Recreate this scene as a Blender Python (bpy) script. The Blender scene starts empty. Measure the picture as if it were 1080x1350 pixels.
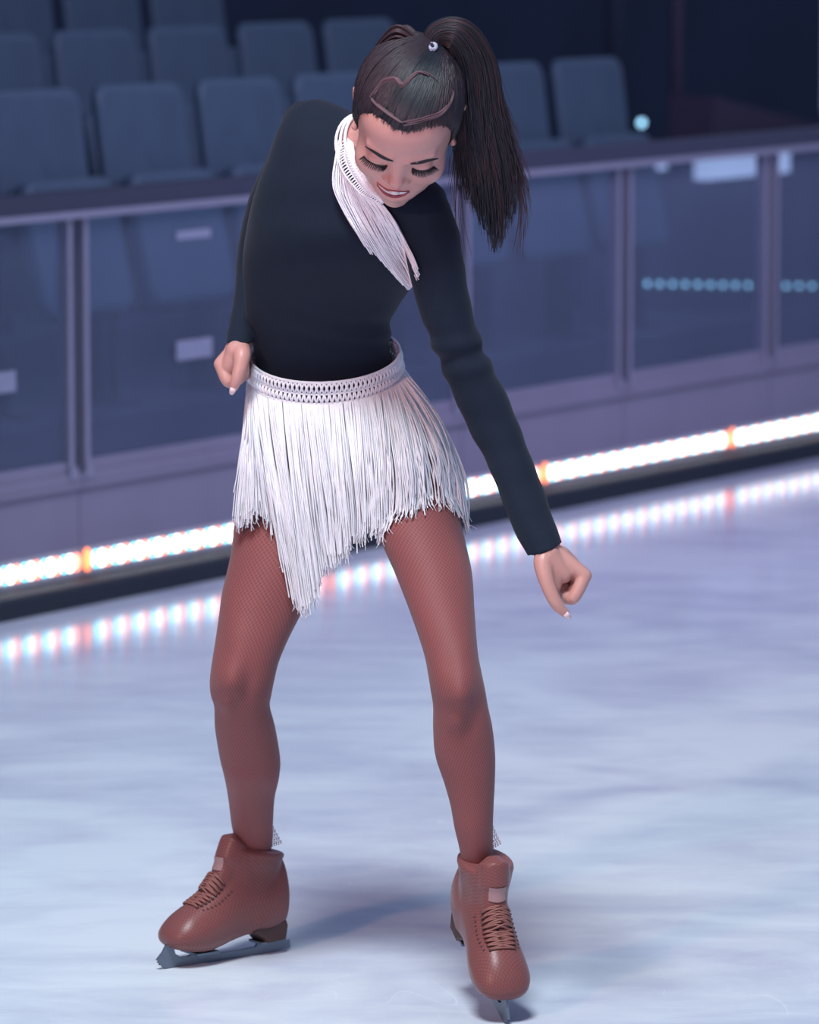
import bpy, bmesh, math, random
import numpy as np
from mathutils import Vector, Matrix
from mathutils.bvhtree import BVHTree

random.seed(7); RNG = np.random.RandomState(7)
scn = bpy.context.scene
COL = scn.collection

# ------------------------------------------------------------------ camera
F = 6500.0; HZ = -150.0; CH = 1.68; CY = -7.5
TH = math.atan((675 - HZ) / F)
CAM = np.array([0, CY, CH]); FW = np.array([0, math.cos(TH), -math.sin(TH)])
UP = np.array([0, math.sin(TH), math.cos(TH)]); RT = np.array([1.0, 0, 0])
def ray(x, y): return FW + RT * ((x - 540) / F) + UP * ((675 - y) / F)
def P(x, y, Y):
    d = ray(x, y); return CAM + d * ((Y - CY) / d[1])
def G(x, y, z=0.0):
    d = ray(x, y); return CAM + d * ((z - CH) / d[2])

cam = bpy.data.cameras.new('camera'); camo = bpy.data.objects.new('camera', cam); COL.objects.link(camo)
cam.sensor_fit = 'VERTICAL'; cam.sensor_height = 36; cam.lens = F / 1350 * 36
camo.location = CAM; camo.rotation_euler = (math.pi / 2 - TH, 0, 0)
cam.dof.use_dof = True; cam.dof.focus_distance = 7.35; cam.dof.aperture_fstop = 5.4
cam.clip_end = 200
scn.camera = camo
scn.view_settings.view_transform = 'Standard'; scn.view_settings.look = 'None'
scn.view_settings.gamma = 1; scn.view_settings.exposure = 0

# ------------------------------------------------------------------ materials
def lin(r, g, b):
    f = lambda c: (c / 255 / 12.92) if c / 255 <= .04045 else ((c / 255 + .055) / 1.055) ** 2.4
    return (f(r), f(g), f(b), 1)
class NT:
    def __init__(s, m): s.t = m.node_tree; s.n = s.t.nodes; s.l = s.t.links
    def new(s, k, **kw):
        n = s.n.new(k)
        for a, v in kw.items(): setattr(n, a, v)
        return n
    def put(s, sock, v):
        if hasattr(v, 'is_linked') or hasattr(v, 'links'): s.l.new(v, sock)
        else: sock.default_value = v
    def math(s, op, a, b=0.0, c=None):
        n = s.new('ShaderNodeMath', operation=op); s.put(n.inputs[0], a); s.put(n.inputs[1], b)
        if c is not None: s.put(n.inputs[2], c)
        return n.outputs[0]
    def mix(s, f, a, b):
        n = s.new('ShaderNodeMix', data_type='RGBA'); s.put(n.inputs[0], f); s.put(n.inputs[6], a); s.put(n.inputs[7], b)
        return n.outputs[2]
    def ramp(s, f, lo, hi):
        n = s.new('ShaderNodeMapRange'); s.put(n.inputs[0], f); n.inputs[1].default_value = lo; n.inputs[2].default_value = hi
        return n.outputs[0]
    def coord(s, scale=(1, 1, 1), rot=(0, 0, 0), kind='Object'):
        c = s.new('ShaderNodeTexCoord'); m = s.new('ShaderNodeMapping')
        s.l.new(c.outputs[kind], m.inputs[0]); m.inputs['Scale'].default_value = scale; m.inputs['Rotation'].default_value = rot
        return m.outputs[0]
    def noise(s, vec, scale, detail=3, rough=.5, dist=0):
        n = s.new('ShaderNodeTexNoise'); s.l.new(vec, n.inputs['Vector']); n.inputs['Scale'].default_value = scale
        n.inputs['Detail'].default_value = detail; n.inputs['Roughness'].default_value = rough; n.inputs['Distortion'].default_value = dist
        return n.outputs[0]
    def bump(s, h, strength, dist=.01):
        b = s.new('ShaderNodeBump'); s.l.new(h, b.inputs['Height']); b.inputs['Strength'].default_value = strength; b.inputs['Distance'].default_value = dist
        return b.outputs[0]
def mat(name, col, rough=.5, metal=0, var=.12, vscale=30, spec=.5, sheen=0, sss=0, bump=0, bscale=200):
    m = bpy.data.materials.new(name); m.use_nodes = True; t = NT(m); b = t.n['Principled BSDF']
    v = t.noise(t.coord(), vscale)
    c2 = tuple(min(1, x * (1 - var)) for x in col[:3]) + (1,); c3 = tuple(min(1, x * (1 + var)) for x in col[:3]) + (1,)
    t.put(b.inputs['Base Color'], t.mix(v, c2, c3))
    b.inputs['Roughness'].default_value = rough; b.inputs['Metallic'].default_value = metal
    b.inputs['Specular IOR Level'].default_value = spec
    if sheen: b.inputs['Sheen Weight'].default_value = sheen; b.inputs['Sheen Roughness'].default_value = .5
    if sss:
        b.inputs['Subsurface Weight'].default_value = sss; b.inputs['Subsurface Radius'].default_value = (.012, .004, .002); b.inputs['Subsurface Scale'].default_value = 1
    if bump: t.put(b.inputs['Normal'], t.bump(t.noise(t.coord(), bscale), bump, .002))
    return m, t, b
def emat(name, col, strength):
    m = bpy.data.materials.new(name); m.use_nodes = True; t = NT(m); b = t.n['Principled BSDF']
    b.inputs['Base Color'].default_value = col; b.inputs['Emission Color'].default_value = col; b.inputs['Emission Strength'].default_value = strength
    return m

M = {}
M['skin'] = mat('skin', (.52, .27, .235, 1), .42, sss=.12, var=.08, vscale=18)[0]
M['fabric'] = mat('black_knit', (.0065, .0125, .026, 1), .85, sheen=.05, var=.15, vscale=60, spec=.2, bump=.25, bscale=900)[0]
M['white'] = mat('white_rayon', (.80, .80, .84, 1), .5, var=.1, vscale=120, spec=.4)[0]
M['hair'] = mat('dark_hair', (.008, .012, .018, 1), .42, var=.3, vscale=80, spec=.5)[0]
M['hair_tip'] = mat('hair_strand', (.032, .017, .023, 1), .5, var=.4, vscale=40, spec=.45)[0]
M['side_hair'] = mat('side_hair', (.022, .014, .021, 1), .5, var=.3, vscale=80)[0]
M['scalp'] = mat('scalp', (.125, .07, .085, 1), .6, var=.15)[0]
M['lash'] = mat('lash', (.008, .006, .01, 1), .7)[0]
M['lips'] = mat('lipstick', (.23, .032, .05, 1), .35)[0]
M['teeth'] = mat('teeth', (.66, .64, .64, 1), .25)[0]
M['nail'] = mat('nail', (.75, .55, .55, 1), .25)[0]
M['steel'] = mat('skate_steel', (.17, .21, .27, 1), .42, metal=.6, var=.1)[0]
M['heel'] = mat('dark_heel', (.06, .03, .026, 1), .6)[0]
M['lace'] = mat('lace', (.25, .095, .08, 1), .6)[0]
M['eyelet'] = mat('eyelet', (.07, .03, .03, 1), .5)[0]
M['patch'] = mat('tongue_patch', (.33, .19, .19, 1), .35)[0]
M['net'] = mat('pale_net', (.70, .50, .54, 1), .5)[0]
M['seat'] = mat('seat_plastic', (.07, .118, .17, 1), .5, var=.2, vscale=6)[0]
M['seatd'] = mat('seat_bracket', (.02, .025, .035, 1), .6)[0]
M['alu'] = mat('aluminium', (.42, .40, .50, 1), .4, metal=.5, var=.08)[0]
M['railtop'] = mat('rail_cap', (.05, .055, .09, 1), .5)[0]
M['kerb'] = mat('rubber_kerb', (.017, .026, .038, 1), .75)[0]
M['dark'] = mat('dark_wall', (.045, .058, .11, 1), .9, var=.3, vscale=1.2)[0]
M['conc'] = mat('concourse', (.05, .06, .09, 1), .8, var=.2, vscale=4)[0]
M['riser'] = mat('riser', (.04, .052, .09, 1), .85, var=.2)[0]
M['stair'] = mat('stair_wall', (.075, .06, .10, 1), .85, var=.2)[0]
M['board'] = mat('dasher_board', (.30, .275, .36, 1), .45, var=.12, vscale=5)[0]
M['pale_patch'] = mat('pale_patch', (.33, .35, .46, 1), .6)[0]
M['ledcase'] = mat('led_case', (.5, .5, .55, 1), .5)[0]
M['cyan'] = emat('led_cyan', (.19, .80, 1, 1), 4.4)
M['ledw'] = emat('led_white', (1, .95, .92, 1), 5.0)
M['orange'] = emat('led_orange', (1, .28, .16, 1), 4.4)
M['ledend'] = emat('led_end', (1, .25, .08, 1), 3.2)
M['lamp'] = emat('blue_glow', (.30, .62, .85, 1), 3.0)  # shared by the signal lamp and the stand-in reflection dots
M['reflection_glow'] = emat('reflected_glow', (.60, .70, .95, 1), .95)  # glow standing in for bright reflections in the glass

# fishnet: two families of diagonal lines in uv
def fishnet(name, base, line, N, MM, width=.09, kind='UV', amt=.6, rough=.62):
    m, t, b = mat(name, base, rough, var=.1, vscale=12, sheen=.1)
    co = t.new('ShaderNodeTexCoord'); sp = t.new('ShaderNodeSeparateXYZ'); t.l.new(co.outputs[kind], sp.inputs[0])
    if kind == 'UV': u, v = sp.outputs[0], sp.outputs[1]
    else: u, v = t.math('ADD', sp.outputs[0], t.math('MULTIPLY', sp.outputs[1], .35)), t.math('ADD', sp.outputs[2], t.math('MULTIPLY', sp.outputs[1], 1.0))
    a = t.math('MULTIPLY', u, N); c = t.math('MULTIPLY', v, MM)
    l1 = t.math('LESS_THAN', t.math('PINGPONG', t.math('ADD', a, c), .5), width)
    l2 = t.math('LESS_THAN', t.math('PINGPONG', t.math('SUBTRACT', a, c), .5), width)
    ln = t.math('MAXIMUM', l1, l2)
    old = b.inputs['Base Color'].links[0].from_socket
    t.put(b.inputs['Base Color'], t.mix(t.math('MULTIPLY', ln, amt), old, line))
    b.inputs['Specular IOR Level'].default_value = .3
    t.put(b.inputs['Normal'], t.bump(ln, .35, .001))
    return m
M['tights'] = fishnet('fishnet_tights', (.190, .052, .062, 1), (.34, .13, .085, 1), 62, 118)
M['boot'] = fishnet('netted_boot', (.215, .070, .066, 1), (.10, .036, .038, 1), 150, 110, .10, 'UV', .6, .36)

# glass
def glass_mat():
    m = bpy.data.materials.new('barrier_glass'); m.use_nodes = True; t = NT(m); t.n.remove(t.n['Principled BSDF'])
    tr = t.new('ShaderNodeBsdfTransparent'); tr.inputs[0].default_value = (.80, .86, .93, 1)
    gl = t.new('ShaderNodeBsdfGlossy'); gl.inputs['Roughness'].default_value = .03
    df = t.new('ShaderNodeBsdfDiffuse'); df.inputs[0].default_value = (.30, .36, .50, 1)
    ge = t.new('ShaderNodeNewGeometry'); dt = t.new('ShaderNodeVectorMath', operation='DOT_PRODUCT'); t.l.new(ge.outputs['Incoming'], dt.inputs[0]); t.l.new(ge.outputs['Normal'], dt.inputs[1])
    fr = t.math('ADD', .04, t.math('MULTIPLY', .96, t.math('POWER', t.math('SUBTRACT', 1.0, t.math('ABSOLUTE', dt.outputs['Value'])), 5.0)))
    mx = t.new('ShaderNodeMixShader'); t.l.new(fr, mx.inputs[0]); t.l.new(tr.outputs[0], mx.inputs[1]); t.l.new(gl.outputs[0], mx.inputs[2])
    m2 = t.new('ShaderNodeMixShader'); nz = t.noise(t.coord(), 3)
    t.put(m2.inputs[0], t.math('ADD', .11, t.math('MULTIPLY', nz, .14))); t.l.new(mx.outputs[0], m2.inputs[1]); t.l.new(df.outputs[0], m2.inputs[2])
    t.l.new(m2.outputs[0], t.n['Material Output'].inputs[0]); return m
M['glass'] = glass_mat()

def ice_mat():
    m = bpy.data.materials.new('skated_ice'); m.use_nodes = True; t = NT(m); b = t.n['Principled BSDF']
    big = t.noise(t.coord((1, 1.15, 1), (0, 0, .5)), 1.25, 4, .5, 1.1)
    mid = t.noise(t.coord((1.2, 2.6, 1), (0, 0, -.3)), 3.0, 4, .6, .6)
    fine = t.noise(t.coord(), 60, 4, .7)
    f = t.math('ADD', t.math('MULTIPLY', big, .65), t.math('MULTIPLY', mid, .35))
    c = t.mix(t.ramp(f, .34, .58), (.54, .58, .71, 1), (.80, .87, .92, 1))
    # skate scratches: thin arcs
    tot = None
    for (sc, ro, di, th) in (((1.2, 2.0, 1), .5, 7, .012), ((2.2, 1.0, 1), -.4, 9, .010), ((1.5, 3.5, 1), 1.4, 6, .012)):
        w = t.noise(t.coord(sc, (0, 0, ro)), 1.2, 1, .3, di * .15)
        l = t.math('LESS_THAN', t.math('ABSOLUTE', t.math('SUBTRACT', t.math('PINGPONG', w, .06), .03)), th * .05)
        l = t.math('MULTIPLY', l, t.ramp(t.noise(t.coord((1, 1, 1), (0, 0, ro)), 3.1, 2), .5, .6))
        tot = l if tot is None else t.math('MAXIMUM', tot, l)
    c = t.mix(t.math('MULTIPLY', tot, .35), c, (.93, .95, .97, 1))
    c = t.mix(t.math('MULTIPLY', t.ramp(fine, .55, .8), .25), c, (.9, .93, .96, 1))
    t.put(b.inputs['Base Color'], c)
    t.put(b.inputs['Roughness'], t.math('ADD', .08, t.math('MULTIPLY', fine, .10)))
    b.inputs['Specular IOR Level'].default_value = .10
    t.put(b.inputs['Normal'], t.bump(t.math('ADD', t.math('MULTIPLY', fine, .5), tot), .05, .002))
    return m
M['ice'] = ice_mat()

# ------------------------------------------------------------------ object helpers
def link(name, verts, faces, m, parent=None, smooth=True, mats=None, fm=None):
    me = bpy.data.meshes.new(name); me.from_pydata([tuple(map(float, v)) for v in verts], [], [tuple(f) for f in faces]); me.update()
    for x in (mats or [m]): me.materials.append(x)
    if fm is not None: me.polygons.foreach_set('material_index', np.array(fm, dtype=np.int32))
    if smooth: me.polygons.foreach_set('use_smooth', [True] * len(me.polygons))
    o = bpy.data.objects.new(name, me); COL.objects.link(o)
    if parent: o.parent = parent
    return o
def tag(o, label=None, cat=None, group=None, kind=None):
    for k, v in (('label', label), ('category', cat), ('group', group), ('kind', kind)):
        if v: o[k] = v
    return o
def empty(name, loc=(0, 0, 0), rz=0):
    o = bpy.data.objects.new(name, None); COL.objects.link(o); o.location = loc; o.rotation_euler = (0, 0, rz); o.empty_display_size = .1
    return o
class MB:
    def __init__(s): s.v = []; s.f = []; s.m = []
    def add(s, v, f, mi=0):
        o = len(s.v); s.v += [tuple(map(float, q)) for q in v]; s.f += [tuple(i + o for i in q) for q in f]; s.m += [mi] * len(f)
    def box(s, a, b, mi=0):
        (x0, y0, z0), (x1, y1, z1) = a, b
        v = [(x0, y0, z0), (x1, y0, z0), (x1, y1, z0), (x0, y1, z0), (x0, y0, z1), (x1, y0, z1), (x1, y1, z1), (x0, y1, z1)]
        s.add(v, [(0, 3, 2, 1), (4, 5, 6, 7), (0, 1, 5, 4), (1, 2, 6, 5), (2, 3, 7, 6), (3, 0, 4, 7)], mi)
    def tube(s, pts, rad, n=6, mi=0, caps=True, flat=1.0):
        pts = np.array(pts, float); k = len(pts); rad = np.broadcast_to(np.array(rad, float), (k,))
        T = np.gradient(pts, axis=0); T /= np.linalg.norm(T, axis=1)[:, None] + 1e-12
        h = np.array([0, 1.0, 0]) if abs(T[0][1]) < .9 else np.array([1.0, 0, 0])
        A = np.cross(T, h); A /= np.linalg.norm(A, axis=1)[:, None] + 1e-9
        B = np.cross(T, A)
        an = np.linspace(0, 2 * math.pi, n, endpoint=False)
        V = pts[:, None] + rad[:, None, None] * (A[:, None] * np.cos(an)[None, :, None] + flat * B[:, None] * np.sin(an)[None, :, None])
        fs = [(i * n + j, i * n + (j + 1) % n, (i + 1) * n + (j + 1) % n, (i + 1) * n + j) for i in range(k - 1) for j in range(n)]
        if caps: fs += [tuple(range(n))[::-1], tuple((k - 1) * n + j for j in range(n))]
        s.add(V.reshape(-1, 3), fs, mi)
    def ball(s, c, r, n=10, mi=0):
        v = []; f = []; m_ = n // 2 + 1
        r = np.broadcast_to(np.array(r, float), (3,))
        for i in range(m_ + 1):
            ph = math.pi * i / m_
            for j in range(n):
                a = 2 * math.pi * j / n
                v.append((c[0] + r[0] * math.sin(ph) * math.cos(a), c[1] + r[1] * math.sin(ph) * math.sin(a), c[2] + r[2] * math.cos(ph)))
        for i in range(m_):
            for j in range(n): f.append((i * n + j, (i + 1) * n + j, (i + 1) * n + (j + 1) % n, i * n + (j + 1) % n))
        s.add(v, f, mi)
    def build(s, name, m, parent=None, smooth=True, mats=None):
        return link(name, s.v, s.f, m, parent, smooth, mats, s.m if mats else None)
def crom(keys, sub):
    K = np.array(keys, float); n = len(K); out = []
    for i in range(n - 1):
        p0 = K[max(i - 1, 0)]; p1 = K[i]; p2 = K[i + 1]; p3 = K[min(i + 2, n - 1)]
        for q in range(sub):
            t = q / sub
            out.append(.5 * ((2 * p1) + (-p0 + p2) * t + (2 * p0 - 5 * p1 + 4 * p2 - p3) * t * t + (-p0 + 3 * p1 - 3 * p2 + p3) * t ** 3))
    out.append(K[-1]); return np.array(out)
def ring(pl, pr, Y, f, b=None, Y2=None):
    a = P(pl[0], pl[1], Y if Y2 is None else Y2); c = P(pr[0], pr[1], Y)   # a = image left, c = image right
    A = (c - a) / 2; u = A / np.linalg.norm(A); B = np.array([0, -1.0, 0]); B = B - u * (B @ u); B /= np.linalg.norm(B)
    return np.concatenate([(a + c) / 2, A, B * f, -B * (f if b is None else b)])
def sl(y, xl, xr, Y, f, b=None, Y2=None): return ring((xl, y), (xr, y), Y, f, b, Y2)
def loft(rings, sub=6, n=48, scale=1.0, cap=True):
    R = crom(rings, sub); an = np.linspace(0, 2 * math.pi, n, endpoint=False); c, s_ = np.cos(an), np.sin(an); V = []
    for r in R:
        C, A, Bf, Bb = r[:3], r[3:6] * scale, r[6:9] * scale, r[9:12] * scale
        V.append(C + A * c[:, None] + np.where(s_[:, None] > 0, Bf * s_[:, None], -Bb * s_[:, None]))
    k = len(V); V = np.array(V).reshape(-1, 3)
    fs = [(i * n + j, i * n + (j + 1) % n, (i + 1) * n + (j + 1) % n, (i + 1) * n + j) for i in range(k - 1) for j in range(n)]
    if cap: fs += [tuple(range(n))[::-1], tuple((k - 1) * n + j for j in range(n))]
    return V, fs, k, n
def remesh(name, mb, vox, m, parent, lap=0, disp=None, weight=None, mats=None):
    me = bpy.data.meshes.new(name + '_src'); me.from_pydata(mb.v, [], mb.f); me.update()
    bm = bmesh.new(); bm.from_mesh(me); bmesh.ops.recalc_face_normals(bm, faces=bm.faces); bm.to_mesh(me); bm.free()
    t = bpy.data.objects.new('tmp', me); COL.objects.link(t)
    md = t.modifiers.new('r', 'REMESH'); md.mode = 'VOXEL'; md.voxel_size = vox
    dg = bpy.context.evaluated_depsgraph_get(); dg.update()
    nm = bpy.data.meshes.new_from_object(t.evaluated_get(dg)); nm.name = name
    bpy.data.objects.remove(t); bpy.data.meshes.remove(me)
    n = len(nm.vertices); v = np.empty(n * 3); nm.vertices.foreach_get('co', v); v = v.reshape(-1, 3)
    if lap:
        e = np.empty(len(nm.edges) * 2, dtype=np.int32); nm.edges.foreach_get('vertices', e); e = e.reshape(-1, 2)
        deg = np.bincount(e.ravel(), minlength=n).astype(float)[:, None]
        w = np.full((n, 1), .5) if weight is None else weight(v)[:, None]
        for _ in range(lap):
            s = np.zeros_like(v)
            for ax in range(3):
                s[:, ax] = np.bincount(e[:, 0], weights=v[e[:, 1], ax], minlength=n) + np.bincount(e[:, 1], weights=v[e[:, 0], ax], minlength=n)
            v += w * (s / deg - v)
    nm.vertices.foreach_set('co', v.ravel()); nm.update()
    if disp is not None:
        nr = np.empty(n * 3); nm.vertices.foreach_get('normal', nr); nr = nr.reshape(-1, 3)
        v = v + nr * disp(v)[:, None]; nm.vertices.foreach_set('co', v.ravel()); nm.update()
    for x in (mats or [m]): nm.materials.append(x)
    nm.polygons.foreach_set('use_smooth', [True] * len(nm.polygons))
    o = bpy.data.objects.new(name, nm); COL.objects.link(o)
    if parent: o.parent = parent
    return o
def bvh(o):
    me = o.data; me.calc_loop_triangles()
    return BVHTree.FromPolygons([v.co[:] for v in me.vertices], [t.vertices[:] for t in me.loop_triangles])
def hit(tree, x, y):
    d = Vector(ray(x, y)).normalized(); r = tree.ray_cast(Vector(CAM), d)
    return None if r[0] is None else (np.array(r[0]), np.array(r[1]))

# ------------------------------------------------------------------ rink: ice, barrier, LED bars, stands
A0 = G(0, 822); B0 = G(1080, 604); bd = (B0 - A0) / np.linalg.norm(B0 - A0); nn = np.array([bd[1], -bd[0], 0.0])
BRZ = math.atan2(bd[1], bd[0])
def BP(s, w, z=0): return A0 + bd * s - nn * w + np.array([0, 0, z])
# frame for objects standing along the barrier: local x along it, local y away from the rink
def bempty(name, s, w, z=0): return empty(name, BP(s, w, z), BRZ)

ice = MB(); q = [BP(-14, .12), BP(24, .12), BP(24, -26), BP(-14, -26)]
ice.add([p - np.array([0, 0, .0]) for p in q] + [p - np.array([0, 0, .05]) for p in q], [(0, 3, 2, 1), (4, 5, 6, 7), (0, 1, 5, 4), (1, 2, 6, 5), (2, 3, 7, 6), (3, 0, 4, 7)])
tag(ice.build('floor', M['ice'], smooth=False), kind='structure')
cf = MB(); q = [BP(-14, .12), BP(24, .12), BP(24, 14), BP(-14, 14)]
cf.add([p - np.array([0, 0, .0]) for p in q] + [p - np.array([0, 0, .05]) for p in q], [(0, 3, 2, 1), (4, 5, 6, 7), (0, 1, 5, 4), (1, 2, 6, 5), (2, 3, 7, 6), (3, 0, 4, 7)])
tag(cf.build('floor_concourse', M['conc'], smooth=False), kind='structure')

k = MB(); prof = [(0, 0), (0, .042), (.012, .05), (.085, .05), (.085, 0)]
k.add([(x, y, z) for x in (-6, 9) for (y, z) in prof], [(i, (i + 1) % 5, 5 + (i + 1) % 5, 5 + i) for i in range(5)] + [(0, 4, 3, 2, 1), (5, 6, 7, 8, 9)])
ko = k.build('rubber_kerb', M['kerb'], smooth=False); ko.location = BP(0, 0); ko.rotation_euler = (0, 0, BRZ)
tag(ko, 'dark rubber kerb running along the ice below the row of glowing LED bars', 'kerb')

def plane_pt(x, y, w):
    o = A0 - nn * w; d = ray(x, y); t = ((o - CAM) @ nn) / (d @ nn); return CAM + d * t
def to_sz(p): return float((p - A0) @ bd), float(p[2])
WB = .105
def ord_(i): return ['first', 'second', 'third', 'fourth', 'fifth', 'sixth', 'seventh', 'eighth', 'ninth', 'tenth', 'eleventh'][i]
PIT = .845; S0 = .445
names = ['outermost left section, just outside the frame', 'leftmost section in view, mostly beyond the left edge of the frame', 'section just right of the left double post', 'section directly behind the skater',
         'section just right of the ponytail', 'section holding the long lamp reflections, right of the middle posts', 'rightmost section at the right edge of the frame', 'outermost right section, just outside the frame']
for i in range(-2, 6):
    e = bempty('barrier_section', S0 + PIT * i, WB)
    tag(e, 'rink barrier glass ' + names[i + 2], 'barrier', 'glass barrier sections along the rink')
    b = MB(); b.box((.03, .008, .325), (PIT - .03, .018, .9035)); b.build('glass_pane', M['glass'], e, False)
    for x in (.031, PIT - .031):
        b = MB(); b.box((x - .009, -.004, .30), (x + .009, .03, .9035)); b.box((x - .014, -.01, .285), (x + .014, .034, .315)); b.build('post', M['alu'], e, False)
    b = MB(); b.box((.002, 0, .05), (PIT - .002, .045, .27)); b.box((.002, -.004, .07), (PIT - .002, .0, .08)); b.build('kick_board', M['board'], e, False)
    b = MB(); b.box((.002, -.006, .268), (PIT - .002, .05, .298)); b.box((.002, -.012, .262), (PIT - .002, -.004, .272)); b.box((.04, .002, .298), (PIT - .04, .024, .326)); b.build('bottom_rail', M['board'], e, False)
hr = MB(); hr.box((-6, -.02, .922), (9, .055, .965)); hr.box((-5.98, -.024, .904), (8.98, .03, .922), 1)
ho = hr.build('handrail', None, None, False, [M['railtop'], M['alu']]); ho.location = BP(0, WB); ho.rotation_euler = (0, 0, BRZ)
tag(ho, 'long dark handrail with pale metal lower edge capping the rink barrier', 'handrail')

LP = 1.0425; NL = 13
lnames = ['bar outermost on the left, just outside the frame', 'bar at the far left edge of the frame', 'bar left of the skater, starting below the left posts', 'bar behind the skater\'s legs and skirt',
          'bar just right of the black sleeve', 'bar at the right edge of the frame, beyond the orange joint', 'bar outermost on the right, just outside the frame']
for i in range(-2, 5):
    e = bempty('led_bar', .446 + LP * i, .088, .052)
    tag(e, 'glowing multicolour LED ' + lnames[i + 2], 'LED bar', 'LED bars along the foot of the barrier')
    b = MB(); b.box((.004, .006, 0), (LP - .004, .015, .066)); b.build('housing', M['ledcase'], e, False)
    p_ = (LP - .05) / NL
    for j in range(NL):
        b = MB(); x0 = .035 + p_ * j
        for q_, dx in enumerate((.0115, .036, .0605)):
            b.ball((x0 + dx, .004, .035), (.0125, .006, .021), 8, q_)
        b.build('led', None, e, True, [M['cyan'], M['ledw'], M['orange']])
    b = MB(); b.ball((.012, .004, .037), (.014, .008, .028), 10); b.build('end_lamp', M['ledend'], e)

# stands
def seat_parts(e, full=True):
    def rbox(w, h, t, r, bow, nm, ctr, tilt, m):
        b = MB(); k_ = 6; pts = []
        for cx, cz, a0 in ((w / 2 - r, h / 2 - r, 0), (-w / 2 + r, h / 2 - r, 90), (-w / 2 + r, -h / 2 + r, 180), (w / 2 - r, -h / 2 + r, 270)):
            for a in range(k_ + 1):
                an = math.radians(a0 + 90 * a / k_); pts.append((cx + r * math.cos(an), cz + r * math.sin(an)))
        N = len(pts); v = []
        for yy, sc in ((0, .93), (.006, 1), (t - .006, 1), (t, .95)):
            for x, z in pts: v.append((x * sc, yy + bow * (x / w * 2) ** 2 * -1, z * sc))
        f = [(i * N + j, i * N + (j + 1) % N, (i + 1) * N + (j + 1) % N, (i + 1) * N + j) for i in range(3) for j in range(N)] + [tuple(range(N)), tuple(range(3 * N, 4 * N))[::-1]]
        R = Matrix.Rotation(tilt, 3, 'X'); v = [tuple(R @ Vector(p) + Vector(ctr)) for p in v]
        b.add(v, f); o_ = b.build(nm, m, e)
        bm = bmesh.new(); bm.from_mesh(o_.data); bmesh.ops.recalc_face_normals(bm, faces=bm.faces); bm.to_mesh(o_.data); bm.free()
        for p_ in o_.data.polygons: p_.use_smooth = len(p_.vertices) == 4
        return o_
    rbox(.40, .46, .03, .05, .02, 'backrest', (0, 0, .62), -.13, M['seat'])
    rbox(.39, .36, .05, .05, .01, 'seat_pan', (0, -.13, .44), -.22, M['seat'])
    for sx in (-.21, .21):
        b = MB(); b.box((sx - .012, -.06, 0), (sx + .012, .0, .46)); b.box((sx - .015, -.12, .28), (sx + .015, .0, .33)); b.box((sx - .02, -.12, 0), (sx + .02, .06, .012)); b.build('bracket', M['seatd'], e, False)
def copy_tree(o, parent=None):
    c = o.copy(); COL.objects.link(c)
    if parent: c.parent = parent; c.matrix_parent_inverse = Matrix()
    for ch in list(o.children): copy_tree(ch, c)
    return c
for (w0, w1, z0, nm) in ((.75, 1.62, .30, 'front'), (1.62, 2.45, .41, 'middle'), (2.45, 3.4, .53, 'back')):
    b = MB(); b.box((-6, w0, 0), (5.1 if nm == 'front' else 4.5, w1, z0)); o = b.build('terrace_step', M['riser'], None, False); o.location = BP(0, 0); o.rotation_euler = (0, 0, BRZ)
    tag(o, 'dark ' + nm + ' terrace step carrying the ' + nm + ' row of seats', 'terrace step', kind='structure')
proto = None
for row, (w, z, s0, n_) in enumerate(((1.03, .30, 1.507, 7), (1.87, .41, 2.43, 5), (2.7, .53, 3.1, 4))):
    for i in range(n_):
        e = None
        if proto is None:
            proto = bempty('stadium_seat', 0, 0); seat_parts(proto); e = proto
        else: e = copy_tree(proto)
        e.location = BP(s0 + .472 * i, w, z); e.rotation_euler = (0, 0, BRZ)
        rn = ('front', 'middle', 'back')[row]
        tag(e, f'teal plastic tip-up stadium seat in the {rn} row, {ord_(i)} from the left', 'seat', f'{rn} row of stadium seats')
b = MB(); b.box((-12, 6.5, 0), (16, 6.7, 6)); o = b.build('wall_back', M['dark'], None, False); o.location = BP(0, 0); o.rotation_euler = (0, 0, BRZ); tag(o, kind='structure')
b = MB()
sa_, za_ = to_sz(plane_pt(942, 127, 1.7)); sb_, zb_ = to_sz(plane_pt(1080, 164, 1.7)); se_ = sb_ + 2.0; ze_ = zb_ + (zb_ - za_) / (sb_ - sa_) * 2.0
b.add([(sa_, 1.7, 0), (se_, 1.7, 0), (se_, 1.7, ze_), (sa_, 1.7, za_), (sa_, 1.88, 0), (se_, 1.88, 0), (se_, 1.88, ze_), (sa_, 1.88, za_)],
      [(0, 1, 2, 3), (4, 7, 6, 5), (0, 3, 7, 4), (1, 5, 6, 2), (3, 2, 6, 7), (0, 4, 5, 1)])
o = b.build('stair_wall', M['stair'], None, False); o.location = BP(0, 0); o.rotation_euler = (0, 0, BRZ)
tag(o, 'dusky purple sloping stair wall beyond the barrier at the right edge', 'stair wall')
for i, (s, w, r_, lb) in enumerate(((to_sz(plane_pt(892, 100, 2.0))[0], 2.0, .022, 'thin dusky pole standing right of the seats'),)):
    b = MB(); b.tube([(0, 0, 0), (0, 0, 2.6)], r_, 12); b.tube([(0, 0, 0), (0, 0, .02)], r_ * 2.4, 12)
    o = b.build('support_pole', M['riser'] if i else M['stair']); o.location = BP(s, w, .0); tag(o, lb, 'pole')

# ------------------------------------------------------------------ the skater
person = empty('person', (0, 0, 0))
tag(person, 'smiling woman on brown ice skates in black top and white fringed skirt, looking down', 'person')

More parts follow.
